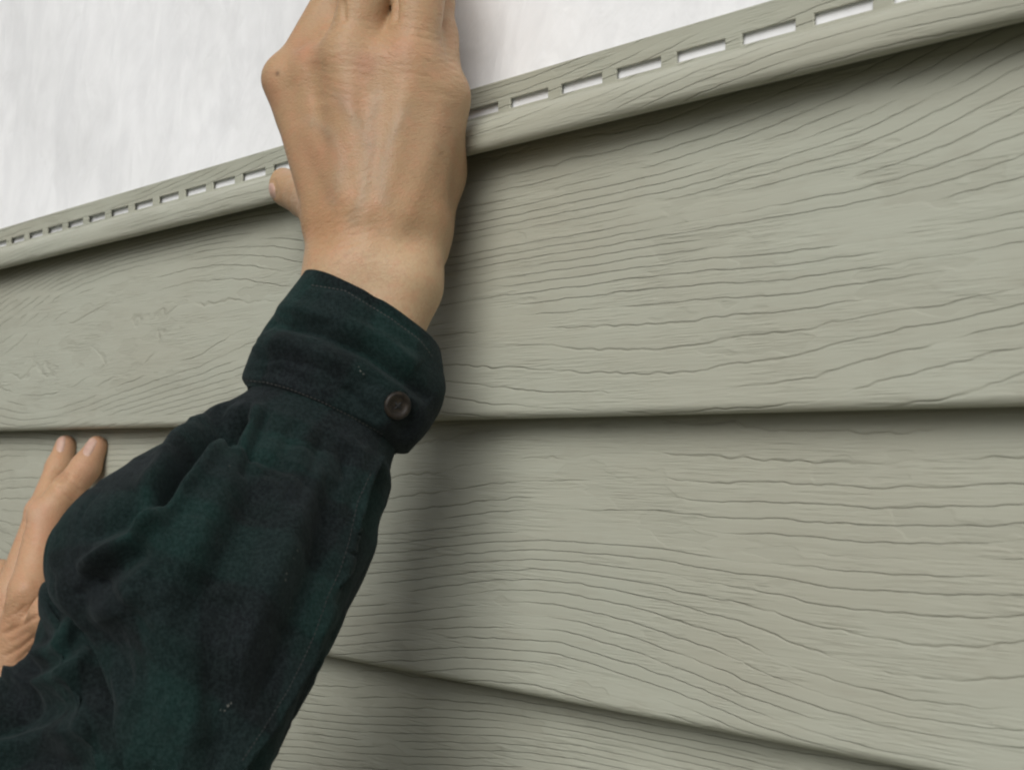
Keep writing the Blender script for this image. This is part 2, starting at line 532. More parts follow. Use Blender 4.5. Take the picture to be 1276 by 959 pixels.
class Field:
    """signed distance field on a regular grid, grown from tapered capsules"""
    def __init__(self, lo, hi, h):
        self.lo, self.h = np.array(lo), h
        self.n = np.ceil((np.array(hi) - self.lo) / h).astype(int) + 1
        self.f = np.full(self.n, 0.03, dtype=np.float32)

    def blank(self):
        g = Field.__new__(Field)
        g.lo, g.h, g.n = self.lo, self.h, self.n
        g.f = np.full(self.n, 0.03, dtype=np.float32)
        return g

    def capsule(self, a, b, ra, rb, k=0.004, flat=None):
        a, b = np.asarray(a), np.asarray(b)
        r = max(ra, rb) + k + 0.006
        i0 = np.clip(np.floor((np.minimum(a, b) - r - self.lo) / self.h).astype(int), 0, self.n - 1)
        i1 = np.clip(np.ceil((np.maximum(a, b) + r - self.lo) / self.h).astype(int) + 1, 1, self.n)
        if np.any(i1 <= i0):
            return
        ix = [np.arange(i0[c], i1[c]) * self.h + self.lo[c] for c in range(3)]
        X, Y, Z = np.meshgrid(*ix, indexing='ij')
        ab = b - a
        L2 = max(float(ab @ ab), 1e-12)
        qx, qy, qz = X - a[0], Y - a[1], Z - a[2]
        t = np.clip((qx * ab[0] + qy * ab[1] + qz * ab[2]) / L2, 0, 1)
        qx, qy, qz = qx - t * ab[0], qy - t * ab[1], qz - t * ab[2]
        if flat is not None:                      # (direction, factor): thinner along this direction
            d, s = flat
            dn = np.asarray(d) / np.linalg.norm(d)
            c = qx * dn[0] + qy * dn[1] + qz * dn[2]
            e = c * (1.0 / s - 1.0)
            qx, qy, qz = qx + e * dn[0], qy + e * dn[1], qz + e * dn[2]
        d = np.sqrt(qx * qx + qy * qy + qz * qz) - (ra + (rb - ra) * t)
        sl = tuple(slice(i0[c], i1[c]) for c in range(3))
        self.f[sl] = smin(self.f[sl], d.astype(np.float32), k)

    def chain(self, pts, rad, k=0.003):
        for i in range(len(pts) - 1):
            self.capsule(pts[i], pts[i + 1], rad[i], rad[i + 1], k)

    def join(self, other, k):
        self.f = smin(self.f, other.f, k)

    def mesh(self):
        """surface nets"""
        f, n = self.f, self.n
        ins = f < 0
        corners = [(i, j, k) for i in (0, 1) for j in (0, 1) for k in (0, 1)]
        cell = lambda A, c: A[c[0]:n[0] - 1 + c[0], c[1]:n[1] - 1 + c[1], c[2]:n[2] - 1 + c[2]]
        cnt = sum(cell(ins, c).astype(np.int8) for c in corners)
        act = (cnt > 0) & (cnt < 8)
        idx = np.full(act.shape, -1, dtype=np.int64)
        ci = np.argwhere(act)
        idx[act] = np.arange(len(ci))
        acc, num = np.zeros((len(ci), 3)), np.zeros(len(ci))
        val = {c: f[ci[:, 0] + c[0], ci[:, 1] + c[1], ci[:, 2] + c[2]].astype(np.float64) for c in corners}
        for c in corners:
            for axis in range(3):
                if c[axis] == 0:
                    d = list(c); d[axis] = 1; d = tuple(d)
                    a, b = val[c], val[d]
                    m = (a < 0) != (b < 0)
                    t = np.where(m, a / np.where(m, a - b, 1), 0)
                    p = np.tile(np.array(c, float), (len(ci), 1))
                    p[:, axis] = t
                    acc[m] += p[m]
                    num[m] += 1
        V = self.lo + (ci + acc / num[:, None]) * self.h
        quads = []
        for axis in range(3):
            o1, o2 = [(1, 2), (2, 0), (0, 1)][axis]
            A = ins
            s0, s1 = [slice(None)] * 3, [slice(None)] * 3
            s0[axis], s1[axis] = slice(0, n[axis] - 1), slice(1, n[axis])
            ch = A[tuple(s0)] != A[tuple(s1)]
            e = np.argwhere(ch)
            ok = (e[:, o1] > 0) & (e[:, o2] > 0) & (e[:, o1] < n[o1] - 1) & (e[:, o2] < n[o2] - 1)
            e = e[ok]
            flip = A[tuple(s0)][e[:, 0], e[:, 1], e[:, 2]]
            def at(d1, d2):
                q = e.copy(); q[:, o1] += d1; q[:, o2] += d2
                return idx[q[:, 0], q[:, 1], q[:, 2]]
            Q = np.stack([at(-1, -1), at(0, -1), at(0, 0), at(-1, 0)], 1)
            Q[~flip] = Q[~flip][:, ::-1]
            quads.append(Q)
        return V, np.concatenate(quads)


def normals(V, Q):
    n = np.cross(V[Q[:, 2]] - V[Q[:, 0]], V[Q[:, 3]] - V[Q[:, 1]])
    N = np.zeros_like(V)
    for c in range(4):
        np.add.at(N, Q[:, c], n)
    return N / (np.linalg.norm(N, axis=1, keepdims=True) + 1e-12)


def relax(V, Q, it=3, w=0.5):
    for _ in range(it):
        S, m = np.zeros_like(V), np.zeros(len(V))
        for c in range(4):
            a, b = Q[:, c], Q[:, (c + 1) % 4]
            np.add.at(S, a, V[b]); np.add.at(m, a, 1)
            np.add.at(S, b, V[a]); np.add.at(m, b, 1)
        V = V + w * (S / np.maximum(m, 1)[:, None] - V)
    return V


def seg_dist(px, py, pl):
    """distance in photo pixels of every point to a polyline, the position along it (0..1) and the side"""
    best, tt, sd = np.full(len(px), 1e9), np.zeros(len(px)), np.zeros(len(px))
    pl = np.asarray(pl, float)
    ln = np.r_[0, np.cumsum(np.linalg.norm(np.diff(pl, axis=0), axis=1))]
    for i in range(len(pl) - 1):
        a, b = pl[i], pl[i + 1]
        d = b - a
        L = np.linalg.norm(d)
        t = np.clip(((px - a[0]) * d[0] + (py - a[1]) * d[1]) / (L * L), 0, 1)
        ex, ey = px - a[0] - t * d[0], py - a[1] - t * d[1]
        q = np.hypot(ex, ey)
        m = q < best
        best = np.where(m, q, best)
        tt = np.where(m, (ln[i] + t * L) / ln[-1], tt)
        sd = np.where(m, np.sign(d[0] * ey - d[1] * ex), sd)
    return best, tt, sd


def front(V, N, soft=0.25):
    view = CAMPOS - V
    view /= np.linalg.norm(view, axis=1, keepdims=True)
    return np.clip((N * view).sum(1) / soft, 0, 1)


def ridge(V, N, pl, amp, width, taper=True):
    """raise (or sink) the surface along a line that was traced on the visible side"""
    px, py, _ = to_px(V)
    d, t, s = seg_dist(px, py, pl)
    g = np.exp(-(d / width) ** 2)
    if taper:
        g *= np.clip(np.minimum(t, 1 - t) / 0.18, 0, 1) ** 0.5
    return amp * g * front(V, N)


def ease(x, a, b):
    t = np.clip((x - a) / (b - a), 0, 1)
    return t * t * (3 - 2 * t)


VIEW = RC @ np.array([0, 0, 1.0])


def right_hand():
    H = 0.00095
    kn = {'i': P(361, 99, .632), 'm': P(434, 72, .609), 'r': P(512, 81, .606), 'p': P(549, 116, .617)}
    base = {'i': P(417, 268, .614), 'm': P(448, 262, .603), 'r': P(482, 262, .601), 'p': P(516, 268, .608)}
    tipw = lambda px, py, r: Wl(px, py, WRAP_Y - r)
    F_ = Field(np.minimum.reduce([P(330, 620, .60), P(330, -260, .60), P(590, 620, .56), tipw(450, -215, .01)]) - 0.05,
               np.maximum.reduce([P(600, -260, .60), P(330, 100, .62), P(600, 620, .56), tipw(560, -230, .01)]) + 0.05, H)
    palm = F_
    # forearm and wrist: radius and ulna side by side
    palm.capsule(P(352, 560, .592), P(441, 345, .603), .0215, .0178, .012)
    palm.capsule(P(408, 590, .590), P(497, 358, .600), .0215, .0170, .012)
    palm.capsule(P(385, 570, .592), P(466, 352, .607), .0200, .0170, .012)
    palm.capsule(P(432, 348, .604), P(424, 285, .617), .0172, .0150, .010)
    palm.capsule(P(500, 350, .604), P(520, 285, .614), .0165, .0145, .010)
    for k in 'imrp':
        rb = {'i': .0135, 'm': .0130, 'r': .0130, 'p': .0135}[k]
        rk = {'i': .0108, 'm': .0112, 'r': .0110, 'p': .0108}[k]
        palm.capsule(base[k], kn[k], rb, rk, .009)
    # carpal block, thenar and hypothenar pads
    palm.capsule(P(450, 330, .606), P(470, 270, .612), .0185, .0165, .012)
    palm.capsule(P(525, 312, .626), P(540, 215, .628), .0120, .0128, .010)
    palm.capsule(P(540, 215, .628), P(546, 135, .622), .0128, .0116, .010)
    palm.capsule(P(430, 310, .632), P(415, 225, .650), .0140, .0130, .010)
    palm.capsule(P(405, 230, .652), P(385, 140, .648), .0100, .0090, .010)
    palm.capsule(P(455, 250, .628), P(500, 130, .632), .0140, .0110, .010)
    # webs between the finger roots
    palm.capsule(P(398, 85, .624), P(426, 36, .634), .0105, .0070, .008)
    palm.capsule(P(473, 78, .611), P(490, 38, .622), .0108, .0058, .008)
    palm.capsule(P(530, 95, .615), P(545, 45, .630), .0105, .0070, .008)
    palm.capsule(P(397, 96, .622), P(430, 240, .615), .0115, .0132, .008)
    palm.capsule(P(470, 100, .609), P(465, 240, .609), .0115, .0130, .008)
    palm.capsule(P(530, 118, .611), P(500, 240, .609), .0118, .0132, .008)
    # thumb behind the hand, its tip on the lip of the panel
    tip = Wl(348, 231, -0.0095)
    thumb = palm.blank()
    thumb.chain([P(424, 300, .632), P(404, 262, .670), P(384, 246, .705), tip], [.0140, .0118, .0106, .0092], .004)
    thumb.capsule(tip, tip + 0.004 * (tip - P(384, 246, .705)) / np.linalg.norm(tip - P(384, 246, .705)), .0088, .0080, .004)
    # fingers reaching up over the edge
    fing = palm.blank()
    pip = {'i': P(432, -22, .644), 'm': P(472, -62, .614), 'r': P(528, -54, .612), 'p': P(541, 2, .642)}
    for k, t_, rr in (('i', (462, -118), (.0114, .0102, .0088, .0076)), ('m', (492, -168), (.0122, .0120, .0096, .0078)),
                      ('r', (540, -158), (.0122, .0120, .0096, .0076)), ('p', (548, -92), (.0104, .0088, .0076, .0066))):
        tip_ = tipw(t_[0], t_[1], rr[3])
        seg = tip_ - pip[k]
        L = np.linalg.norm(seg)
        seg = seg / L * min(L, .052)
        dip = pip[k] + seg * 0.52 - RC[:, 2] * 0.0 + np.array([0, -0.005, 0.004])
        sub = palm.blank()
        sub.chain([kn[k] * 0.75 + base[k] * 0.25 + VIEW * .003, kn[k] + VIEW * .0025, pip[k], dip, pip[k] + seg], [rr[0] * .75, rr[0] * .90, rr[1], rr[2], rr[3]], .004)
        fing.f = smin(fing.f, sub.f, .0016)
    palm.join(thumb, .007)
    palm.join(fing, .008)
    V, Q = palm.mesh()
    V = relax(V, Q, 4)
    px, py, _ = to_px(V)
    soft = np.exp(-((py - 78) / 38) ** 4) * ease(px, 372, 400) * front(V, normals(V, Q)) * ease(py, 30, 46)
    soft = np.maximum(soft, .8 * np.exp(-(((px - 450) / 70) ** 2 + ((py - 290) / 40) ** 2) ** 2) * front(V, normals(V, Q)))
    V = V + (relax(V, Q, 40) - V) * np.clip(soft, 0, 1)[:, None]
    N = normals(V, Q)
    d = np.zeros(len(V))
    # knuckle bones, hollows between them
    for (x, y, a, w) in ((344, 96, .0010, 24),  (556, 112, .0008, 22)):
        d += ridge(V, N, [(x - 1, y), (x + 1, y)], a, w, False)
    d += ridge(V, N, [(395, 76), (402, 130)], -.0006, 15)
    d += ridge(V, N, [(470, 70), (472, 122)], -.0005, 14)
    d += ridge(V, N, [(491, -12), (492, 10), (491, 29)], -.0030, 3.2)
    d += ridge(V, N, [(375, 150), (400, 200), (425, 255)], .0008, 12)
    # extensor tendons
    d += ridge(V, N, [(432, 85), (440, 160), (452, 250), (460, 320)], .0007, 12)
    d += ridge(V, N, [(368, 110), (405, 185), (440, 265)], .0006, 13)
    d += ridge(V, N, [(507, 95), (494, 170), (478, 260)], .0006, 13)
    # little finger bone, a broad pale ridge to the right
    d += ridge(V, N, [(551, 120), (540, 180), (515, 250), (490, 300)], .0012, 17)
    # veins
    for pl in ([(420, 118), (445, 150), (462, 185), (455, 230), (440, 275)], [(470, 120), (462, 150), (463, 185)],
               [(385, 150), (412, 165), (425, 200), (415, 250)], [(505, 140), (485, 175), (475, 215), (480, 250)]):
        d += ridge(V, N, pl, .00030, 6)
    # bent wrist: fold and bone ends
    d += ridge(V, N, [(385, 304), (430, 292), (480, 280)], -.0006, 16)
    d += ridge(V, N, [(515, 335), (519, 342)], .0006, 24, False)
    d += ridge(V, N, [(455, 285), (480, 300)], .0012, 34, False)
    for i, y in enumerate((276, 283, 291, 300, 308)):
        d += ridge(V, N, [(388, y + 6), (415, y), (450 + 9 * i, y - 14)], -.00018, 2.6)
    # crossed wrinkles over the finger roots
    for (x, y) in ((434, 66), (508, 66)):
        for i in range(7):
            yy = y - 42 + i * 11
            d += ridge(V, N, [(x - 27, yy + 4 + rng.uniform(-2, 2)), (x, yy + rng.uniform(-2, 2)), (x + 28, yy + 5 + rng.uniform(-2, 2))], -.00012, 2.2)
    for i in range(6):
        yy = 78 + i * 10
        d += ridge(V, N, [(392 + rng.uniform(-8, 8), yy - 10), (430, yy + rng.uniform(-3, 3)), (470 + rng.uniform(-10, 10), yy + 8)], -.00012, 2.6)
        d += ridge(V, N, [(520 + rng.uniform(-8, 8), yy - 34), (545, yy - 28), (572, yy - 32)], -.00014, 2.4)
    # fan of fine folds from the gap between the fingers to the edge of the hand
    for i in range(9):
        e_ = 52 + i * 9
        d += ridge(V, N, [(498 + i, 34 + i * 4), (530, 40 + i * 5.5 + rng.uniform(-2, 2)), (555, 46 + i * 7 + rng.uniform(-2, 2)), (577, e_ - 4)], -.00022, 2.0)
    for i in range(8):
        d += ridge(V, N, [(440 + i * 3, 22 + i * 9), (462 + i * 2, 28 + i * 9 + rng.uniform(-2, 2)), (490 + i * 4, 40 + i * 9)], -.00018, 2.0)
    for i in range(10):
        y_ = 240 + i * 10
        d += ridge(V, N, [(388, y_ + 22), (410, y_ + 8 + rng.uniform(-2, 2)), (440, y_ - 16 + rng.uniform(-2, 2)), (462 + rng.uniform(-8, 14), y_ - 34)], -.00016, 2.2)
    d += ridge(V, N, [(428, 0), (429, 28)], -.0010, 3.0)
    # thumb nail plate edge
    d += ridge(V, N, [(341, 222), (344, 236), (342, 248)], -.0006, 3)
    V = V + N * d[:, None]
    N = normals(V, Q)
    # ---- colour of the skin itself
    px, py, dep = to_px(V)
    T = np.tile(np.array([.492, .330, .196]), (len(V), 1))

    def blend(w, c):
        nonlocal T
        T = T + (np.array(c) - T) * np.clip(w, 0, 1)[:, None]
    fr = front(V, N)
    blob = lambda x, y, r: np.exp(-(((px - x) ** 2 + (py - y) ** 2) / r ** 2)) * fr
    blend(ease(py, 262, 335) * 0.9, (.600, .440, .285))
    blend(blob(405, 285, 45) * 0.75, (.440, .245, .125))
    blend(blob(430, 180, 80) * 0.45, (.450, .290, .165))
    blend(blob(550, 170, 55) * 0.55, (.545, .385, .255))
    for (x, y, r, w) in ((455, 80, 16, .55), (378, 64, 18, .45), (432, 122, 18, .35), (500, 62, 26, .3), (337, 120, 18, .35), (390, 190, 30, .25)):
        blend(blob(x, y, r) * w * 1.5, (.460, .235, .145))
    for pl in ([(420, 118), (445, 150), (462, 185), (455, 230), (440, 275)], [(385, 150), (412, 165), (425, 200), (415, 250)], [(470, 120), (462, 150), (463, 185)],
               [(505, 140), (485, 175), (475, 215), (480, 250)]):
        dd, t, _ = seg_dist(px, py, pl)
        blend(np.exp(-(dd / 8) ** 2) * 0.36 * fr, (.360, .300, .225))
    blend(np.exp(-(((px - 345.5) ** 2 + (py - 92) ** 2) / 2.6 ** 2)) * 0.95 * fr, (.12, .055, .035))
    for _ in range(46):
        x, y = rng.uniform(345, 570), rng.uniform(20, 340)
        blend(blob(x, y, rng.uniform(2, 4)) * rng.uniform(.1, .3), (.29, .15, .085))
    W = 0.30 + 0.30 * np.exp(-((py - 40) / 60) ** 2) + 0.55 * np.exp(-(((px - 405) / 40) ** 2 + ((py - 285) / 30) ** 2))
    W[py > 330] *= 0.45
    ang = np.radians(np.interp(py, [0, 60, 200, 330], [8, 10, -22, -30]))
    s = dep / F
    qx, qy = px - 460, py - 140
    G = np.stack([(qx * np.cos(ang) + qy * np.sin(ang)) * s, (-qx * np.sin(ang) + qy * np.cos(ang)) * s, np.zeros_like(px)], 1)
    T = T * np.array([.80, .785, .745])
    return V, Q, T, np.clip(W, 0, 1), G


def left_hand():
    H = 0.0009
    fr_ = Field(np.minimum.reduce([Wl(-150, 1060, -.10), Wl(140, 540, 0), Wl(-60, 760, -.05), Wl(-150, 900, -.06)]) - 0.03,
                np.maximum.reduce([Wl(150, 540, .0), Wl(120, 700, -.05), Wl(60, 1060, -.1)]) + 0.03, H)
    palm = fr_
    kn = {'i': Wl(38, 736, -.047), 'm': Wl(16, 742, -.040), 'r': Wl(-24, 765, -.045), 'p': Wl(-46, 795, -.043)}
    base = {'i': Wl(4, 868, -.060), 'm': Wl(-14, 874, -.062), 'r': Wl(-32, 884, -.060), 'p': Wl(-48, 896, -.056)}
    for k in 'imrp':
        palm.capsule(base[k], kn[k], .0135, .0125, .008)
    palm.capsule(Wl(15, 850, -.055), Wl(38, 765, -.042), .0150, .0135, .010)
    palm.capsule(Wl(25, 845, -.045), Wl(60, 775, -.035), .0130, .0115, .010)
    palm.capsule(Wl(-12, 900, -.062), Wl(-110, 1070, -.088), .0215, .0260, .012)
    palm.capsule(Wl(-36, 910, -.060), Wl(-140, 1075, -.086), .0200, .0250, .012)
    fing = palm.blank()
    ch = {
        'i': ([kn['i'], Wl(61, 642, -.0255), Wl(84, 612, -.0155), Wl(107, 582, -.0010), Wl(121, 556, .0075)], [.0128, .0126, .0108, .0097, .0072]),
        'm': ([kn['m'], Wl(53, 638, -.018), Wl(74, 582, .0005), Wl(82, 555, .0075)], [.0122, .0104, .0090, .0072]),
        'r': ([kn['r'], Wl(2, 716, -.030), Wl(24, 742, -.012), Wl(22, 768, -.004)], [.0118, .0100, .0086, .0076]),
        'p': ([kn['p'], Wl(-24, 752, -.030), Wl(-12, 780, -.012), Wl(-14, 800, -.004)], [.0105, .0088, .0076, .0066]),
        't': ([Wl(8, 868, -.050), Wl(62, 768, -.048), Wl(104, 690, -.030), Wl(143, 615, -.010)], [.0140, .0122, .0108, .0086]),
    }
    for k, (pts, rad) in ch.items():
        sub = palm.blank()
        sub.chain(pts, rad, .0035)
        fing.f = smin(fing.f, sub.f, .0013)
    palm.join(fing, .006)
    V, Q = palm.mesh()
    V = relax(V, Q, 3)
    N = normals(V, Q)
    d = np.zeros(len(V))
    CREASE = []
    d += ridge(V, N, [(36, 634), (37, 638)], .0014, 13, False)
    for i in range(4):
        ox, oy = -.61 * (i - 1.5) * 5.5, .79 * (i - 1.5) * 5.5
        d += ridge(V, N, [(76 + ox, 598 + oy), (88 + ox, 610 + oy), (98 + ox, 620 + oy)], -.00085, 2.6)
        d += ridge(V, N, [(64 + ox * .8, 588 + oy * .8), (76 + ox * .8, 594 + oy * .8), (88 + ox * .8, 596 + oy * .8)], -.0006, 2.4)
        d += ridge(V, N, [(24 + i, 648 + i * 9), (36 + i, 652 + i * 9), (48, 650 + i * 9)], -.0002, 2.4)
    for (pl, a_, w_) in (([(2, 790), (20, 782), (48, 766)], -.0014, 3.2), ([(10, 800), (24, 793), (36, 786)], -.0007, 2.6), ([(4, 818), (26, 806), (46, 790)], -.0011, 3.0),
                         ([(18, 826), (34, 812), (48, 800)], -.0006, 2.6), ([(0, 842), (16, 836), (30, 826)], -.0007, 3.0), ([(6, 770), (20, 764), (34, 752)], -.0005, 2.6)):
        d += ridge(V, N, pl, a_, w_)
        CREASE.append(pl)
    for i in range(4):
        ox, oy = -.61 * (i - 1.5) * 5.5, .79 * (i - 1.5) * 5.5
        CREASE.append([(78 + ox, 600 + oy), (88 + ox, 610 + oy), (96 + ox, 618 + oy)])
        CREASE.append([(66 + ox * .8, 590 + oy * .8), (76 + ox * .8, 594 + oy * .8), (86 + ox * .8, 596 + oy * .8)])
    d += ridge(V, N, [(4, 758), (22, 740), (40, 722)], .0010, 8)
    d += ridge(V, N, [(10, 775), (48, 735)], .0008, 10)
    V = V + N * d[:, None]
    N = normals(V, Q)
    px, py, dep = to_px(V)
    T = np.tile(np.array([.505, .325, .192]), (len(V), 1))

    def blend(w, c):
        nonlocal T
        T = T + (np.array(c) - T) * np.clip(w, 0, 1)[:, None]
    fr = front(V, N)
    blob = lambda x, y, r: np.exp(-(((px - x) ** 2 + (py - y) ** 2) / r ** 2)) * fr
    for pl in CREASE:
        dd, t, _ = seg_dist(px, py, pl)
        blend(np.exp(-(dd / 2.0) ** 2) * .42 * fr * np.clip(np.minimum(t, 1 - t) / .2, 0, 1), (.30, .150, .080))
    blend(blob(120, 552, 16) * .35, (.52, .27, .185))
    blend(blob(82, 550, 14) * .35, (.52, .27, .185))
    blend(blob(70, 605, 16) * .5, (.52, .34, .19))
    blend(blob(110, 590, 20) * .35, (.50, .27, .19))
    blend(blob(40, 640, 14) * .5, (.52, .36, .25))
    blend(blob(65, 660, 25) * .5, (.42, .21, .125))  # shadow next to the sleeve, painted into the skin tint
    blend(blob(25, 790, 40) * .55, (.40, .22, .12))
    W = 0.35 + 0.6 * ease(py, 720, 770) + 0.3 * np.exp(-(((px - 75) / 30) ** 2 + ((py - 608) / 18) ** 2))
    ang = np.radians(np.full(len(px), -8.0))
    s = dep / F
    G = np.stack([(px * np.cos(ang) + py * np.sin(ang)) * s, (-px * np.sin(ang) + py * np.cos(ang)) * s, np.zeros_like(px)], 1)
    T = T * np.array([.90, .875, .875])
    return V, Q, T, np.clip(W, 0, 1), G


def cut(V, Q, T, W, G, p, nrm):
    """drop everything beyond a plane, so that the arm can be carried on from a clean open end"""
    keep = (V - p) @ nrm < 0
    Qk = Q[keep[Q].all(1)]
    used = np.unique(Qk)
    mp = np.full(len(V), -1); mp[used] = np.arange(len(used))
    return V[used], mp[Qk], T[used], W[used], G[used]


def tube(pts, rads, n=28, sub=6):
    """rings along a smooth path through pts"""
    pts, rads = np.asarray(pts, float), np.asarray(rads, float)
    ts = np.linspace(0, len(pts) - 1, (len(pts) - 1) * sub + 1)
    c = catmull(pts, ts)
    r = np.interp(ts, np.arange(len(pts)), rads)
    tan = np.gradient(c, axis=0)
    tan /= np.linalg.norm(tan, axis=1, keepdims=True)
    up = np.array([0.2, -0.9, 0.3])
    rings = []
    for i in range(len(c)):
        up = up - tan[i] * (up @ tan[i]); up /= np.linalg.norm(up)
        sd = np.cross(tan[i], up)
        a = np.linspace(0, 2 * np.pi, n, endpoint=False)
        rings.append(c[i] + r[i] * (np.cos(a)[:, None] * sd + np.sin(a)[:, None] * up))
    return rings


def catmull(A, ts):
    A = np.asarray(A, float)
    n = len(A)
    i = np.clip(np.floor(ts).astype(int), 0, n - 2)
    t = (ts - i)[:, None]
    p0, p1, p2, p3 = A[np.maximum(i - 1, 0)], A[i], A[i + 1], A[np.minimum(i + 2, n - 1)]
    return 0.5 * (2 * p1 + (p2 - p0) * t + (2 * p0 - 5 * p1 + 4 * p2 - p3) * t * t + (3 * p1 - p0 - 3 * p2 + p3) * t ** 3)


ELBOW = P(190, 1040, .515)
SHOULDER = P(-1050, 960, .505)
L_ELBOW = Wl(-560, 1500, -.26)
L_SHOULDER = SHOULDER + np.array([-0.36, -0.05, 0.02])

SKIN = skin_material()


def set_attr(me, name, typ, data):
    a = me.attributes.new(name, typ, 'POINT')
    key = {'FLOAT_COLOR': 'color', 'FLOAT': 'value', 'FLOAT_VECTOR': 'vector'}[typ]
    a.data.foreach_set(key, np.ascontiguousarray(data, dtype=np.float32).ravel())


def build_person():
    a = P(380, 572, .592); da = P(380, 572, .592) - P(466, 352, .605); da /= np.linalg.norm(da)
    b = Wl(-112, 1040, -.083); db = b - Wl(-24, 905, -.061); db /= np.linalg.norm(db)
    R_ = cut(*right_hand(), a - da * 0.012, da)
    L_ = cut(*left_hand(), b - db * 0.012, db)
    # bare arms and shoulders under the shirt carry on between the two forearms
    path = [a + da * .006, P(262, 770, .532), ELBOW + 0.01 * (ELBOW - a), ELBOW * .55 + SHOULDER * .45, SHOULDER,
            (SHOULDER + L_SHOULDER) / 2 + np.array([0, -.03, -.02]), L_SHOULDER, L_ELBOW * .55 + L_SHOULDER * .45, L_ELBOW, L_ELBOW * .45 + b * .55, b + db * .006]
    rads = [.027, .027, .026, .034, .050, .075, .055, .044, .036, .036, .030]
    rings = tube(path, rads)
    nr = len(rings[0])
    VT = np.concatenate(rings)
    QT = np.array([(i * nr + j, i * nr + (j + 1) % nr, (i + 1) * nr + (j + 1) % nr, (i + 1) * nr + j) for i in range(len(rings) - 1) for j in range(nr)])
    o1, o2 = len(R_[0]), len(R_[0]) + len(L_[0])
    V = np.concatenate([R_[0], L_[0], VT])
    Q = np.concatenate([R_[1], L_[1] + o1, QT + o2])
    T = np.concatenate([R_[2], L_[2], np.tile([.47, .31, .20], (len(VT), 1))])
    W = np.concatenate([R_[3], L_[3], np.zeros(len(VT))])
    G = np.concatenate([R_[4], L_[4], VT * 0.3])
    o = obj('person', V, Q, SKIN)
    me = o.data
    set_attr(me, 'tint', 'FLOAT_COLOR', np.c_[T, np.ones(len(T))])
    set_attr(me, 'wrinkle', 'FLOAT', W)
    set_attr(me, 'grain', 'FLOAT_VECTOR', G)
    bm = bmesh.new()
    bm.from_mesh(me)
    bm.verts.ensure_lookup_table()
    # weld the open ends
    be = [e for e in bm.edges if e.is_boundary]
    adj = {}
    for e in be:
        for v in e.verts:
            adj.setdefault(v.index, []).append(e)
    def loop_edges(lo, hi, near):
        c = [e for e in be if lo <= e.verts[0].index < hi and np.linalg.norm(np.array(e.verts[0].co) - near) < .09]
        return c
    first = [e for e in be if o2 <= e.verts[0].index < o2 + nr and o2 <= e.verts[1].index < o2 + nr]
    last = [e for e in be if e.verts[0].index >= o2 + len(VT) - nr and e.verts[1].index >= o2 + len(VT) - nr]
    for grp, ring in ((loop_edges(0, o1, a), first), (loop_edges(o1, o2, b), last)):
        try:
            bmesh.ops.bridge_loops(bm, edges=grp + ring)
        except Exception as ex:
            print('bridge', ex)
    for f in bm.faces:
        f.smooth = True
    bmesh.ops.recalc_face_normals(bm, faces=bm.faces)
    bm.to_mesh(me)
    bm.free()
    tag(o, 'person in a dark green plaid flannel shirt fitting the siding with both hands', 'person')
    return o


person = build_person()

CLOTH = flannel_material('flannel', 0.0)
CUFF_CLOTH = flannel_material('flannel_cuff', 0.37)


def sleeve_grid(stations, nring=260, nalong=300, ratio=0.86, power=2.0):
    """stations: (left px,py, right px,py, depth) -> grid of points (nalong, nring), angle 0 = right outline, 90 deg = side towards the camera"""
    S = np.array(stations, float)
    ts = np.linspace(0, len(S) - 1, nalong)
    I = catmull(S, ts)
    Lw = np.array([P(r[0], r[1], r[4]) for r in I])
    Rw = np.array([P(r[2], r[3], r[4]) for r in I])
    c, hw = (Lw + Rw) / 2, (Rw - Lw) / 2
    axis = np.gradient(c, axis=0)
    k = np.ones(15) / 15
    axis = np.stack([np.convolve(np.pad(axis[:, j], 7, mode='edge'), k, 'valid') for j in range(3)], 1)
    axis /= np.linalg.norm(axis, axis=1, keepdims=True)
    b = np.cross(axis, hw)
    wl = np.linalg.norm(hw, axis=1, keepdims=True)
    b /= np.linalg.norm(b, axis=1, keepdims=True)
    sgn = np.sign((b * (CAMPOS - c)).sum(1))[:, None]
    b = b * sgn * wl * ratio
    th = np.linspace(0, 2 * np.pi, nring, endpoint=False)
    cs, sn = np.cos(th), np.sin(th)
    e = 2.0 / power
    cs, sn = np.sign(cs) * np.abs(cs) ** e, np.sign(sn) * np.abs(sn) ** e
    G = c[:, None, :] + cs[None, :, None] * hw[:, None, :] + sn[None, :, None] * b[:, None, :]
    # cloth coordinates: girth and length in metres
    girth = np.median(wl) * th * 0.93
    along = np.r_[0, np.cumsum(np.linalg.norm(np.diff(c, axis=0), axis=1))]
    U = np.stack([np.tile(girth, (nalong, 1)), np.tile(along[:, None], (1, nring)), np.zeros((nalong, nring))], 2)
    return G, U


def grid_faces(na, nr, off=0):
    i, j = np.meshgrid(np.arange(na - 1), np.arange(nr), indexing='ij')
    a, b = i * nr + j, i * nr + (j + 1) % nr
    return np.stack([a.ravel(), b.ravel(), (b + nr).ravel(), (a + nr).ravel()], 1) + off


def fix_out(V, Q, centre):
    N = normals(V, Q)
    if ((V - centre) * N).sum() < 0:
        Q = Q[:, ::-1]
        N = -N
    return Q, N


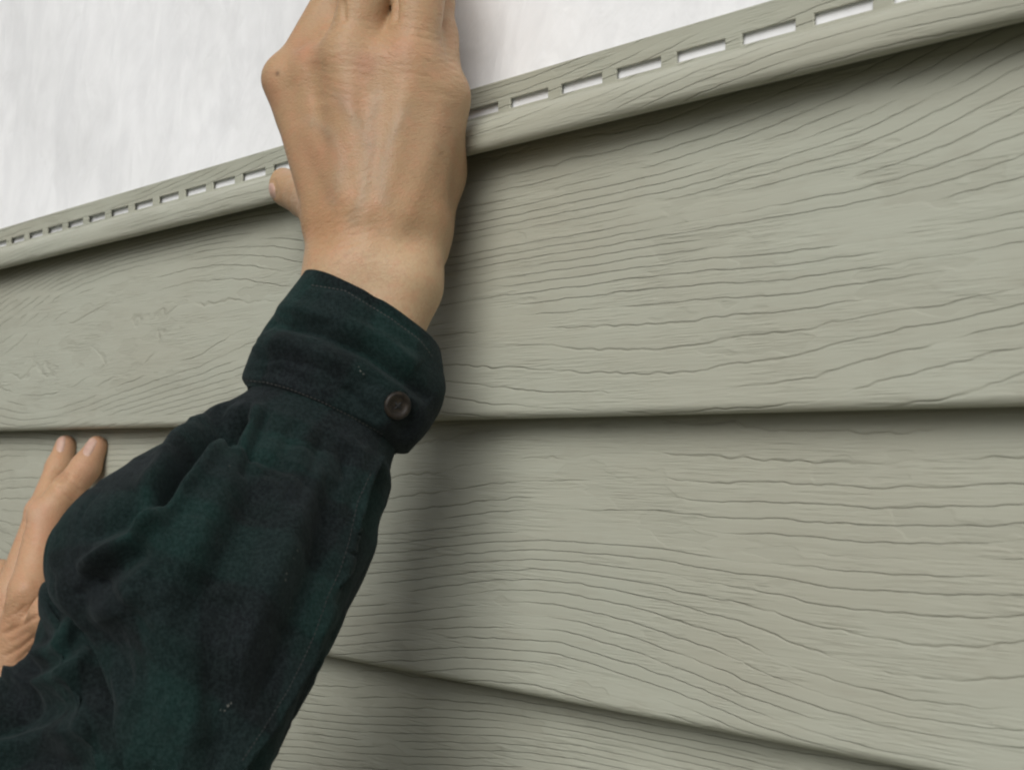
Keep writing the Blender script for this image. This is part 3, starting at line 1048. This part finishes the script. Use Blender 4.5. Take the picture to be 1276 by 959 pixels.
def vnoise(V, scale, seed):
    """cheap smooth value noise"""
    r = np.random.default_rng(seed)
    tab = r.uniform(-1, 1, (32, 32, 32))
    q = V * scale + 1000.0
    i = np.floor(q).astype(int)
    f = q - i
    f = f * f * (3 - 2 * f)
    out = 0
    for dx in (0, 1):
        for dy in (0, 1):
            for dz in (0, 1):
                w = (f[:, 0] if dx else 1 - f[:, 0]) * (f[:, 1] if dy else 1 - f[:, 1]) * (f[:, 2] if dz else 1 - f[:, 2])
                out = out + w * tab[(i[:, 0] + dx) % 32, (i[:, 1] + dy) % 32, (i[:, 2] + dz) % 32]
    return out


def cloth_obj(name, V, Q, U, parent, mat=None, thick=0.0):
    o = obj(name, V, Q, mat or CLOTH)
    set_attr(o.data, 'cloth', 'FLOAT_VECTOR', U)
    if thick:
        md = o.modifiers.new('thickness', 'SOLIDIFY')
        md.thickness = thick
        md.offset = -1
    if parent:
        o.parent = parent
    return o


FORE = [(328, 440, 520, 528, .584), (306, 484, 498, 566, .579), (262, 515, 489, 600, .573), (214, 556, 473, 648, .564), (145, 602, 457, 702, .551), (91, 643, 434, 756, .537),
        (57, 690, 409, 815, .523), (62, 745, 378, 877, .511), (104, 800, 346, 936, .502), (132, 855, 322, 1000, .496), (152, 905, 306, 1080, .500), (170, 960, 300, 1170, .508), (190, 1020, 300, 1260, .52)]


def right_sleeve():
    G, U = sleeve_grid(FORE, 300, 330, 0.80, 2.1)
    na, nr = G.shape[:2]
    V, Q = G.reshape(-1, 3), grid_faces(na, nr)
    UU = U.reshape(-1, 3)
    Q, N = fix_out(V, Q, V.mean(0))
    d = np.zeros(len(V))
    px, py, _ = to_px(V)
    along = UU[:, 1]
    R = lambda pl, a, w, tp=True: ridge(V, N, pl, a, w, tp)
    # the deep diagonal fold on the left and the swellings beside it
    d += R([(306, 512), (262, 540), (234, 573), (213, 604), (196, 638)], -.0135, 11)
    d += R([(262, 520), (222, 552), (196, 585), (172, 614)], .0058, 14)
    d += R([(282, 545), (250, 582), (222, 612), (200, 648), (170, 672)], .0062, 11)
    d += R([(198, 645), (160, 675), (120, 697), (92, 710)], .0060, 11)
    d += R([(180, 628), (140, 650), (100, 668)], -.0042, 12)
    d += R([(190, 680), (140, 712), (92, 745)], -.0046, 15)
    d += R([(205, 655), (186, 705), (150, 750), (110, 775)], .0030, 18)
    # tucks gathered into the cuff
    for (x, y, L, a) in ((324, 508, 60, .0024), (356, 522, 50, .0010), (392, 538, 110, .0014), (424, 552, 50, .0007), (455, 566, 70, .0011)):
        d += R([(x, y - 14), (x - L * .25, y + L * .45), (x - L * .5, y + L)], a, 9)
    for (x, y, L, a) in ((310, 506, 55, -.0048), (338, 512, 80, -.0026), (371, 528, 50, -.0008), (408, 543, 90, -.0016), (442, 560, 50, -.0009)):
        d += R([(x, y - 14), (x - L * .22, y + L * .45), (x - L * .45, y + L)], a, 6)
    # long soft drapes down the forearm
    d += R([(400, 560), (372, 640), (330, 740), (280, 850)], .0042, 20)
    d += R([(330, 570), (300, 650), (262, 730), (220, 800)], -.0052, 22)
    d += R([(300, 560), (262, 640), (228, 700), (190, 760)], .0026, 20)
    d += R([(420, 600), (400, 690), (362, 790), (320, 890)], -.0036, 16)
    d += R([(200, 760), (230, 830), (250, 930)], .0030, 30)
    d += R([(280, 740), (262, 800), (262, 880), (280, 959)], -.0046, 22)
    d += R([(140, 770), (170, 850), (190, 940)], -.0026, 22)
    # edge of the bulge over the elbow
    d += R([(66, 725), (96, 772), (120, 805), (142, 854), (154, 890)], .0026, 9)
    d += R([(88, 735), (116, 780), (138, 815), (160, 866)], -.0020, 10)
    # the sewn sleeve placket: front layer ends in a raised edge, thin strip behind it
    dd, t, s = seg_dist(px, py, [(474, 578), (452, 620), (441, 672), (430, 710), (414, 743), (400, 785), (387, 815), (366, 858), (330, 915), (300, 962)])
    w = np.where(s > 0, ease(26 - dd, 0, 26), -ease(26 - dd, 0, 26) * (dd < 26)) 
    step = np.where(s > 0, np.exp(-(dd / 26) ** 2) * .0012, -np.exp(-(dd / 24) ** 4) * .0026)
    step *= ease(t, 0.0, 0.06)
    d += step * front(V, N, .12)
    # restless small creases
    dirn = np.stack([along * 30, UU[:, 0] * 14], 1)
    d += .0011 * vnoise(np.c_[UU[:, 0] * 26 + along * 10, along * 14, np.zeros(len(V))], 1.0, 3)
    d += .0010 * vnoise(V, 38.0, 5) + .0004 * vnoise(V, 95.0, 6)
    q = np.c_[(UU[:, 0] * .8 + along * .6) * 30, (along * .8 - UU[:, 0] * .6) * 13, np.zeros(len(V))] + .5 * vnoise(V, 24.0, 31)[:, None]
    cr = 1 - np.abs(vnoise(q, 1.0, 32))
    d -= .0026 * np.clip(cr - .74, 0, 1) / .26 * (0.35 + 0.65 * ease(vnoise(V, 15.0, 33), -.3, .4))
    cr2 = 1 - np.abs(vnoise(np.c_[V[:, 0] * 60, V[:, 1] * 60, V[:, 2] * 45], 1.0, 34))
    d -= .0008 * np.clip(cr2 - .78, 0, 1) / .22
    s0 = along[np.argmin(np.hypot(px - 345, py - 500))]
    d *= ease(along, s0 - .004, s0 + .010)
    d -= .0020 * (1 - ease(along, s0 - .002, s0 + .007))
    V = V + N * d[:, None]
    # upper arm of the same sleeve, folding away behind the elbow and off to the shoulder
    up = [(170, 760, 420, 1230, .540), (100, 725, 350, 1290, .536), (54, 724, 282, 1330, .532), (47, 772, 214, 1350, .528), (36, 824, 150, 1360, .524), (2, 850, 90, 1370, .520),
          (-70, 852, 10, 1370, .516), (-220, 830, -150, 1370, .510), (-520, 780, -470, 1360, .505), (-860, 700, -830, 1340, .500), (-1120, 660, -1130, 1300, .500)]
    G2, U2 = sleeve_grid(up, 220, 320, 0.72)
    V2, Q2 = G2.reshape(-1, 3), grid_faces(*G2.shape[:2])
    Q2, N2 = fix_out(V2, Q2, V2.mean(0))
    UU2 = U2.reshape(-1, 3)
    R2 = lambda pl, a, w, tp=True: ridge(V2, N2, pl, a, w, tp)
    e = R2([(96, 764), (62, 796), (32, 830), (8, 856)], .0050, 12)
    e += R2([(70, 745), (64, 780), (44, 806)], -.0080, 14)
    e += R2([(112, 808), (92, 830), (50, 850), (-10, 854)], .0036, 8)
    e += R2([(104, 790), (72, 818), (40, 838)], -.0030, 9)
    e += R2([(120, 850), (70, 880), (0, 880)], -.0040, 16)
    e += R2([(-20, 935), (20, 930), (60, 912), (110, 905)], .0040, 12)
    e += R2([(-20, 915), (20, 905), (60, 893)], -.0030, 10)
    e += R2([(140, 910), (100, 945), (60, 980)], -.0030, 14)
    cr = 1 - np.abs(vnoise(np.c_[V2[:, 0] * 30, V2[:, 1] * 30, V2[:, 2] * 48], 1.0, 41))
    e -= .0026 * np.clip(cr - .74, 0, 1) / .26
    e += .0016 * vnoise(V2, 30.0, 8) + .0005 * vnoise(V2, 90.0, 9)
    e += .004 * vnoise(V2 * np.array([1, 1, 1]), 14.0, 10) * ease(-to_px(V2)[0], 60, 300)
    V2 = V2 + N2 * e[:, None]
    Vn = np.concatenate([V, V2])
    Qn = np.concatenate([Q, Q2 + len(V)])
    Un = np.concatenate([UU, UU2 * np.array([1, 1, 1]) + np.array([.021, .013, 0])])
    return cloth_obj('shirt_sleeve', Vn, Qn, Un, person)


sleeve = right_sleeve()

CUFF = [(384, 346, 545, 443, .592), (366, 368, 549, 462, .590), (347, 398, 550, 482, .588), (333, 421, 545, 503, .586), (322, 442, 535, 524, .584), (313, 463, 517, 545, .582), (305, 484, 497, 566, .580)]


def cuff():
    G, U = sleeve_grid(CUFF, 300, 110, 0.74, 2.2)
    na, nr = G.shape[:2]
    V, Q = G.reshape(-1, 3), grid_faces(na, nr)
    UU = U.reshape(-1, 3)
    Q, N = fix_out(V, Q, V.mean(0))
    R = lambda pl, a, w, tp=True: ridge(V, N, pl, a, w, tp)
    d = R([(330, 410), (347, 405), (401, 416), (457, 441), (508, 478), (530, 500)], -.0048, 8)
    d += R([(345, 385), (400, 394), (460, 418), (520, 458)], .0022, 12)
    d += R([(318, 436), (360, 430), (410, 446), (455, 470)], .0026, 10)
    d += R([(352, 392), (380, 402), (420, 408)], -.0014, 5)
    d += R([(320, 452), (352, 448), (392, 458), (430, 478)], -.0012, 5)
    d += R([(400, 470), (440, 492), (470, 522)], -.0013, 6)
    d += R([(440, 405), (480, 428), (515, 460)], .0012, 7)
    d += R([(384, 358), (430, 364), (490, 400), (530, 430)], -.0010, 4)       # row of stitching under the rim
    d += R([(302, 476), (345, 487), (400, 511), (450, 538), (490, 560)], -.0010, 4)
    d += R([(306, 470), (350, 462), (400, 485)], -.0016, 8)
    d += R([(470, 480), (480, 520), (470, 550)], .0018, 14)
    d += R([(512, 490), (522, 520), (505, 555)], .0016, 10)
    d += R([(430, 480), (440, 510), (430, 530)], -.0012, 10)
    cr = 1 - np.abs(vnoise(V, 46.0, 51))
    d -= .0010 * np.clip(cr - .74, 0, 1) / .28
    d += .0009 * vnoise(V, 60.0, 12) + .0004 * vnoise(V, 140.0, 13)
    rel = UU[:, 1] / UU[:, 1].max()
    V = V + N * (d * (1 - ease(rel, .85, 1)) + .0022 - .0034 * ease(rel, .92, 1.0))[:, None]
    return cloth_obj('cuff', V, Q, UU + np.array([.004, .02, 0]), sleeve, CUFF_CLOTH, .0026)


cuff_o = cuff()


def patch_on(target, name, cx, cy, ax_, ay_, ang, lift, mat, parent, n=14):
    """small curved plate laid on the visible skin or cloth around photo pixel (cx, cy)"""
    bpy.context.view_layer.update()
    dg = bpy.context.evaluated_depsgraph_get()
    from mathutils.bvhtree import BVHTree
    tree = BVH.get(target.name)
    if tree is None:
        tree = BVH[target.name] = BVHTree.FromObject(target, dg)
    ca, sa = math.cos(math.radians(ang)), math.sin(math.radians(ang))
    vs, fs, ok = [], [], {}
    o3 = Vector(CAMPOS)
    for j in range(n + 1):
        for i in range(n + 1):
            u, v = 2 * i / n - 1, 2 * j / n - 1
            r = max(abs(u), abs(v))
            q = math.hypot(u, v) + 1e-9
            k = r / q * 0.55 + 0.45                    # between a square and a disc
            x, y = u * k * ax_, v * k * ay_
            px, py = cx + x * ca - y * sa, cy + x * sa + y * ca
            d = Vector(P(px, py, 1.0)) - o3
            hit = tree.ray_cast(o3, d.normalized())
            if hit[0] is None:
                ok[(i, j)] = None
                continue
            edge = 1 - r ** 4
            ok[(i, j)] = len(vs)
            vs.append(hit[0] + hit[1] * (lift * edge - 0.0002 * (1 - edge)))
    for j in range(n):
        for i in range(n):
            q = [ok[(i, j)], ok[(i, j + 1)], ok[(i + 1, j + 1)], ok[(i + 1, j)]]
            if None not in q:
                fs.append(q)
    return obj(name, vs, fs, mat, parent)


BVH = {}


def nail_material():
    n = NT('fingernail')
    v = n.noise(n.coord(), 300.0, 3.0, 0.6)
    return n.set(Base_Color=n.mix(n.range(v, .35, .65), (.50, .345, .275), (.455, .29, .23)), Roughness=0.33, Subsurface_Weight=0.15,
                 Subsurface_Radius=(0.9, 0.4, 0.3), Subsurface_Scale=0.003)


NAIL = nail_material()
patch_on(person, 'fingernail', 112, 556.5, 6.5, 13.5, 27, .0005, NAIL, person)
patch_on(person, 'fingernail', 76, 552, 5.8, 12, 8, .0005, NAIL, person)
patch_on(person, 'fingernail', 339, 238, 4.5, 11, -8, .0005, NAIL, person)


# ---- button, stitching and flecks on the cuff and sleeve
def surf(target, px, py):
    dg = bpy.context.evaluated_depsgraph_get()
    from mathutils.bvhtree import BVHTree
    tree = BVH.get(target.name)
    if tree is None:
        bpy.context.view_layer.update()
        tree = BVH[target.name] = BVHTree.FromObject(target, dg)
    o3 = Vector(CAMPOS)
    h = tree.ray_cast(o3, (Vector(P(px, py, 1.0)) - o3).normalized())
    return h[0], h[1]


def button(parent, px, py, r):
    p, nn = surf(parent, px, py)
    view = (Vector(CAMPOS) - p).normalized()
    nn = (nn + view * 0.5).normalized()
    t1 = nn.cross(Vector((0, 0, 1))).normalized()
    t2 = nn.cross(t1)
    prof = [(0.0, .0013), (.30, .0013), (.52, .0014), (.62, .0020), (.74, .0027), (.88, .0026), (.97, .0018), (1.0, .0009), (.96, .0001), (.6, -.0002)]
    n = 40
    vs, fs = [], []
    c0 = p + nn * .0006
    for (rr, h) in prof:
        for i in range(n):
            a = 2 * math.pi * i / n
            vs.append(c0 + (t1 * math.cos(a) + t2 * math.sin(a)) * rr * r + nn * h * .65)
    for k in range(len(prof) - 1):
        for i in range(n):
            fs.append((k * n + i, (k + 1) * n + i, (k + 1) * n + (i + 1) % n, k * n + (i + 1) % n))
    m = NT('button_horn')
    v = m.noise(m.coord(), 500.0, 3.0, 0.6)
    mm = m.set(Base_Color=m.mix(m.range(v, .4, .65), (.010, .0075, .0055), (.024, .018, .012)), Roughness=0.5, Specular_IOR_Level=0.3)
    b = obj('button', vs, fs, mm, parent)
    return b, c0, nn, t1, t2


dark_thread = simple('dark_thread', (.012, .013, .013), 0.9)
b, c0, nn, t1, t2 = button(cuff_o, 494, 505, .0058)
THREAD = simple('sewing_thread', (.050, .050, .047), 0.9)


def bar(p0, p1, nrm, w, h):
    """short rounded stitch between two points"""
    d = (p1 - p0)
    L = d.length
    d = d / L
    sd = d.cross(nrm).normalized()
    vs, fs = [], []
    m = 6
    for k in range(m + 1):
        t = k / m
        g = math.sin(math.pi * min(max(t, .04), .96)) ** .5
        c = p0 + d * L * t + nrm * (h * g - .0002)
        for i in range(6):
            a = math.pi * 2 * i / 6
            vs.append(c + sd * math.cos(a) * w * (.35 + .65 * g) + nrm * math.sin(a) * w * .7)
    for k in range(m):
        for i in range(6):
            fs.append((k * 6 + i, k * 6 + (i + 1) % 6, (k + 1) * 6 + (i + 1) % 6, (k + 1) * 6 + i))
    return vs, fs


def merge(parts):
    V, Fc = [], []
    for vs, fs in parts:
        o_ = len(V)
        V += vs
        Fc += [tuple(i + o_ for i in f) for f in fs]
    return V, Fc


# four holes and the thread crossing between them
cr = []
for (ax0, ay0, ax1, ay1) in ((-.22, -.22, .22, .22), (-.22, .22, .22, -.22)):
    q0, q1 = c0 + (t1 * ax0 + t2 * ay0) * .0058 + nn * .0009, c0 + (t1 * ax1 + t2 * ay1) * .0058 + nn * .0009
    cr.append(bar(q0, q1, nn, .00045, .0005))
v_, f_ = merge(cr)
obj('button_thread', v_, f_, dark_thread, cuff_o)


def stitch_row(parent, pl, step, name, mat=None):
    pl = np.asarray(pl, float)
    ln = np.r_[0, np.cumsum(np.linalg.norm(np.diff(pl, axis=0), axis=1))]
    parts = []
    t = 0.0
    while t < ln[-1] - step:
        e = t + step * .68
        a = [np.interp(t, ln, pl[:, c]) for c in (0, 1)]
        z = [np.interp(e, ln, pl[:, c]) for c in (0, 1)]
        h0, h1 = surf(parent, *a), surf(parent, *z)
        if h0[0] is not None and h1[0] is not None and (h0[0] - h1[0]).length < .01:
            parts.append(bar(h0[0], h1[0], h0[1], .00022, .00025))
        t += step
    v, f = merge(parts)
    o = obj(name, v, f, mat or THREAD, parent)
    o['kind'] = 'stuff'
    return o


stitch_row(cuff_o, [(306, 474), (330, 476), (360, 484), (400, 500), (440, 520), (482, 544)], 5.2, 'seam_stitching')
stitch_row(cuff_o, [(388, 355), (430, 362), (486, 396), (524, 424), (540, 446)], 5.2, 'rim_stitching')

# pale specks of dried caulk and lint
FLECK = simple('dried_caulk', (.085, .088, .078), 0.95)


def fleck(parent, px, py, r):
    p, nrm = surf(parent, px, py)
    if p is None:
        return
    t1 = nrm.cross(Vector((0.3, 0.2, 1))).normalized()
    t2 = nrm.cross(t1)
    n = 7
    ring = [p + (t1 * math.cos(i * 2 * math.pi / n) + t2 * math.sin(i * 2 * math.pi / n)) * r * random.uniform(.45, 1.2) - nrm * .0001 for i in range(n)]
    vs = ring + [p + nrm * r * .3]
    fs = [(i, (i + 1) % n, n) for i in range(n)]
    obj('caulk_fleck', vs, fs, FLECK, parent)


for (x, y, r) in ((371, 686, .00075), (366, 695, .0005), (357, 714, .00065), (356, 722, .0007), (362, 757, .0005), (359, 765, .0004), (366, 800, .0006), (358, 812, .0006),
                  (284, 879, .0009), (280, 885, .0006), (288, 876, .0006), (275, 884, .0004), (286, 580, .0005), (279, 609, .0003), (330, 596, .0003)):
    fleck(sleeve, x, y, r * 1.0)
for (x, y, r) in ((449, 462, .0009), (453, 466, .0006), (447, 457, .0005)):
    fleck(cuff_o, x, y, r)


# the front edge of the sleeve placket, a thin overlapping hem
def placket():
    pl = np.array([(476, 574), (454, 620), (443, 672), (432, 710), (416, 743), (402, 785), (389, 815), (368, 858), (332, 915), (302, 962), (288, 990)], float)
    ts = np.linspace(0, len(pl) - 1, 110)
    c = catmull(pl, ts)
    tan = np.gradient(c, axis=0)
    tan /= np.linalg.norm(tan, axis=1, keepdims=True)
    nrm2 = np.stack([tan[:, 1], -tan[:, 0]], 1)          # to the left of the line
    nrm2 *= np.sign((nrm2[:, 0] < 0) * 2 - 1)[:, None]
    prof = [(34, -.0004), (30, .0004), (22, .0009), (15, .0007), (10, .0013), (4, .0026), (1.0, .0032), (0, .0024), (-1.0, .0004), (-1.5, -.0008)]
    from mathutils.kdtree import KDTree
    me = sleeve.data
    kd = KDTree(len(me.vertices))
    for v in me.vertices:
        kd.insert(v.co, v.index)
    kd.balance()
    vs, us = [], []
    for i in range(len(c)):
        wob = 1.2 * math.sin(i * .35) + .8 * math.sin(i * .13 + 1)
        for (o_, h) in prof:
            q = c[i] + nrm2[i] * (o_ + wob)
            p, nn_ = surf(sleeve, q[0], q[1])
            if p is None:
                p, nn_ = (Vector(vs[-1]), Vector((0, 0, 0))) if vs else (Vector(P(q[0], q[1], .5)), Vector((0, 0, 0)))
            vs.append(p + nn_ * h)
            us.append(kd.find(p)[1])
    m = len(prof)
    fs = [(i * m + j, i * m + j + 1, (i + 1) * m + j + 1, (i + 1) * m + j) for i in range(len(c) - 1) for j in range(m - 1)]
    cl = np.zeros(len(me.vertices) * 3, dtype=np.float32)
    me.attributes['cloth'].data.foreach_get('vector', cl)
    o = cloth_obj('placket', vs, fs, cl.reshape(-1, 3)[np.array(us)], sleeve)
    return o


plk = placket()
stitch_row(plk, [(462, 590), (446, 624), (435, 674), (424, 710), (408, 744), (394, 785), (381, 815), (360, 858), (325, 913), (300, 950)], 6.0, 'placket_stitching', simple('faded_thread', (.022, .024, .023), 0.9)).parent = sleeve


# ---- the rest of the shirt, out of the picture to the left
def plain_tube(name, path, rads, parent, bunch=.004):
    rings = tube(path, rads, 72, 26)
    nr = 72
    V = np.concatenate(rings)
    Q = grid_faces(len(rings), nr)
    Q, N = fix_out(V, Q, V.mean(0))
    V = V + N * (bunch * vnoise(V, 16.0, 21) + .0012 * vnoise(V, 45.0, 22))[:, None]
    th = np.tile(np.arange(nr) / nr, len(rings))
    al = np.repeat(np.arange(len(rings)) * .006, nr)
    return cloth_obj(name, V, Q, np.stack([th * .36, al, al * 0], 1), parent, None, .0012)


lw = Wl(-70, 968, -.072)
ls = plain_tube('shirt_sleeve', [lw, Wl(-112, 1040, -.083), L_ELBOW * .5 + Wl(-112, 1040, -.083) * .5, L_ELBOW, L_ELBOW * .5 + L_SHOULDER * .5, L_SHOULDER],
                [.037, .041, .052, .058, .066, .078], person)
plain_tube('shirt_yoke', [SHOULDER + np.array([.05, 0, -.005]), SHOULDER * .7 + L_SHOULDER * .3 + np.array([0, -.03, -.01]),
                          SHOULDER * .3 + L_SHOULDER * .7 + np.array([0, -.03, -.01]), L_SHOULDER - np.array([.05, 0, .005])], [.085, .118, .118, .085], person, .006)
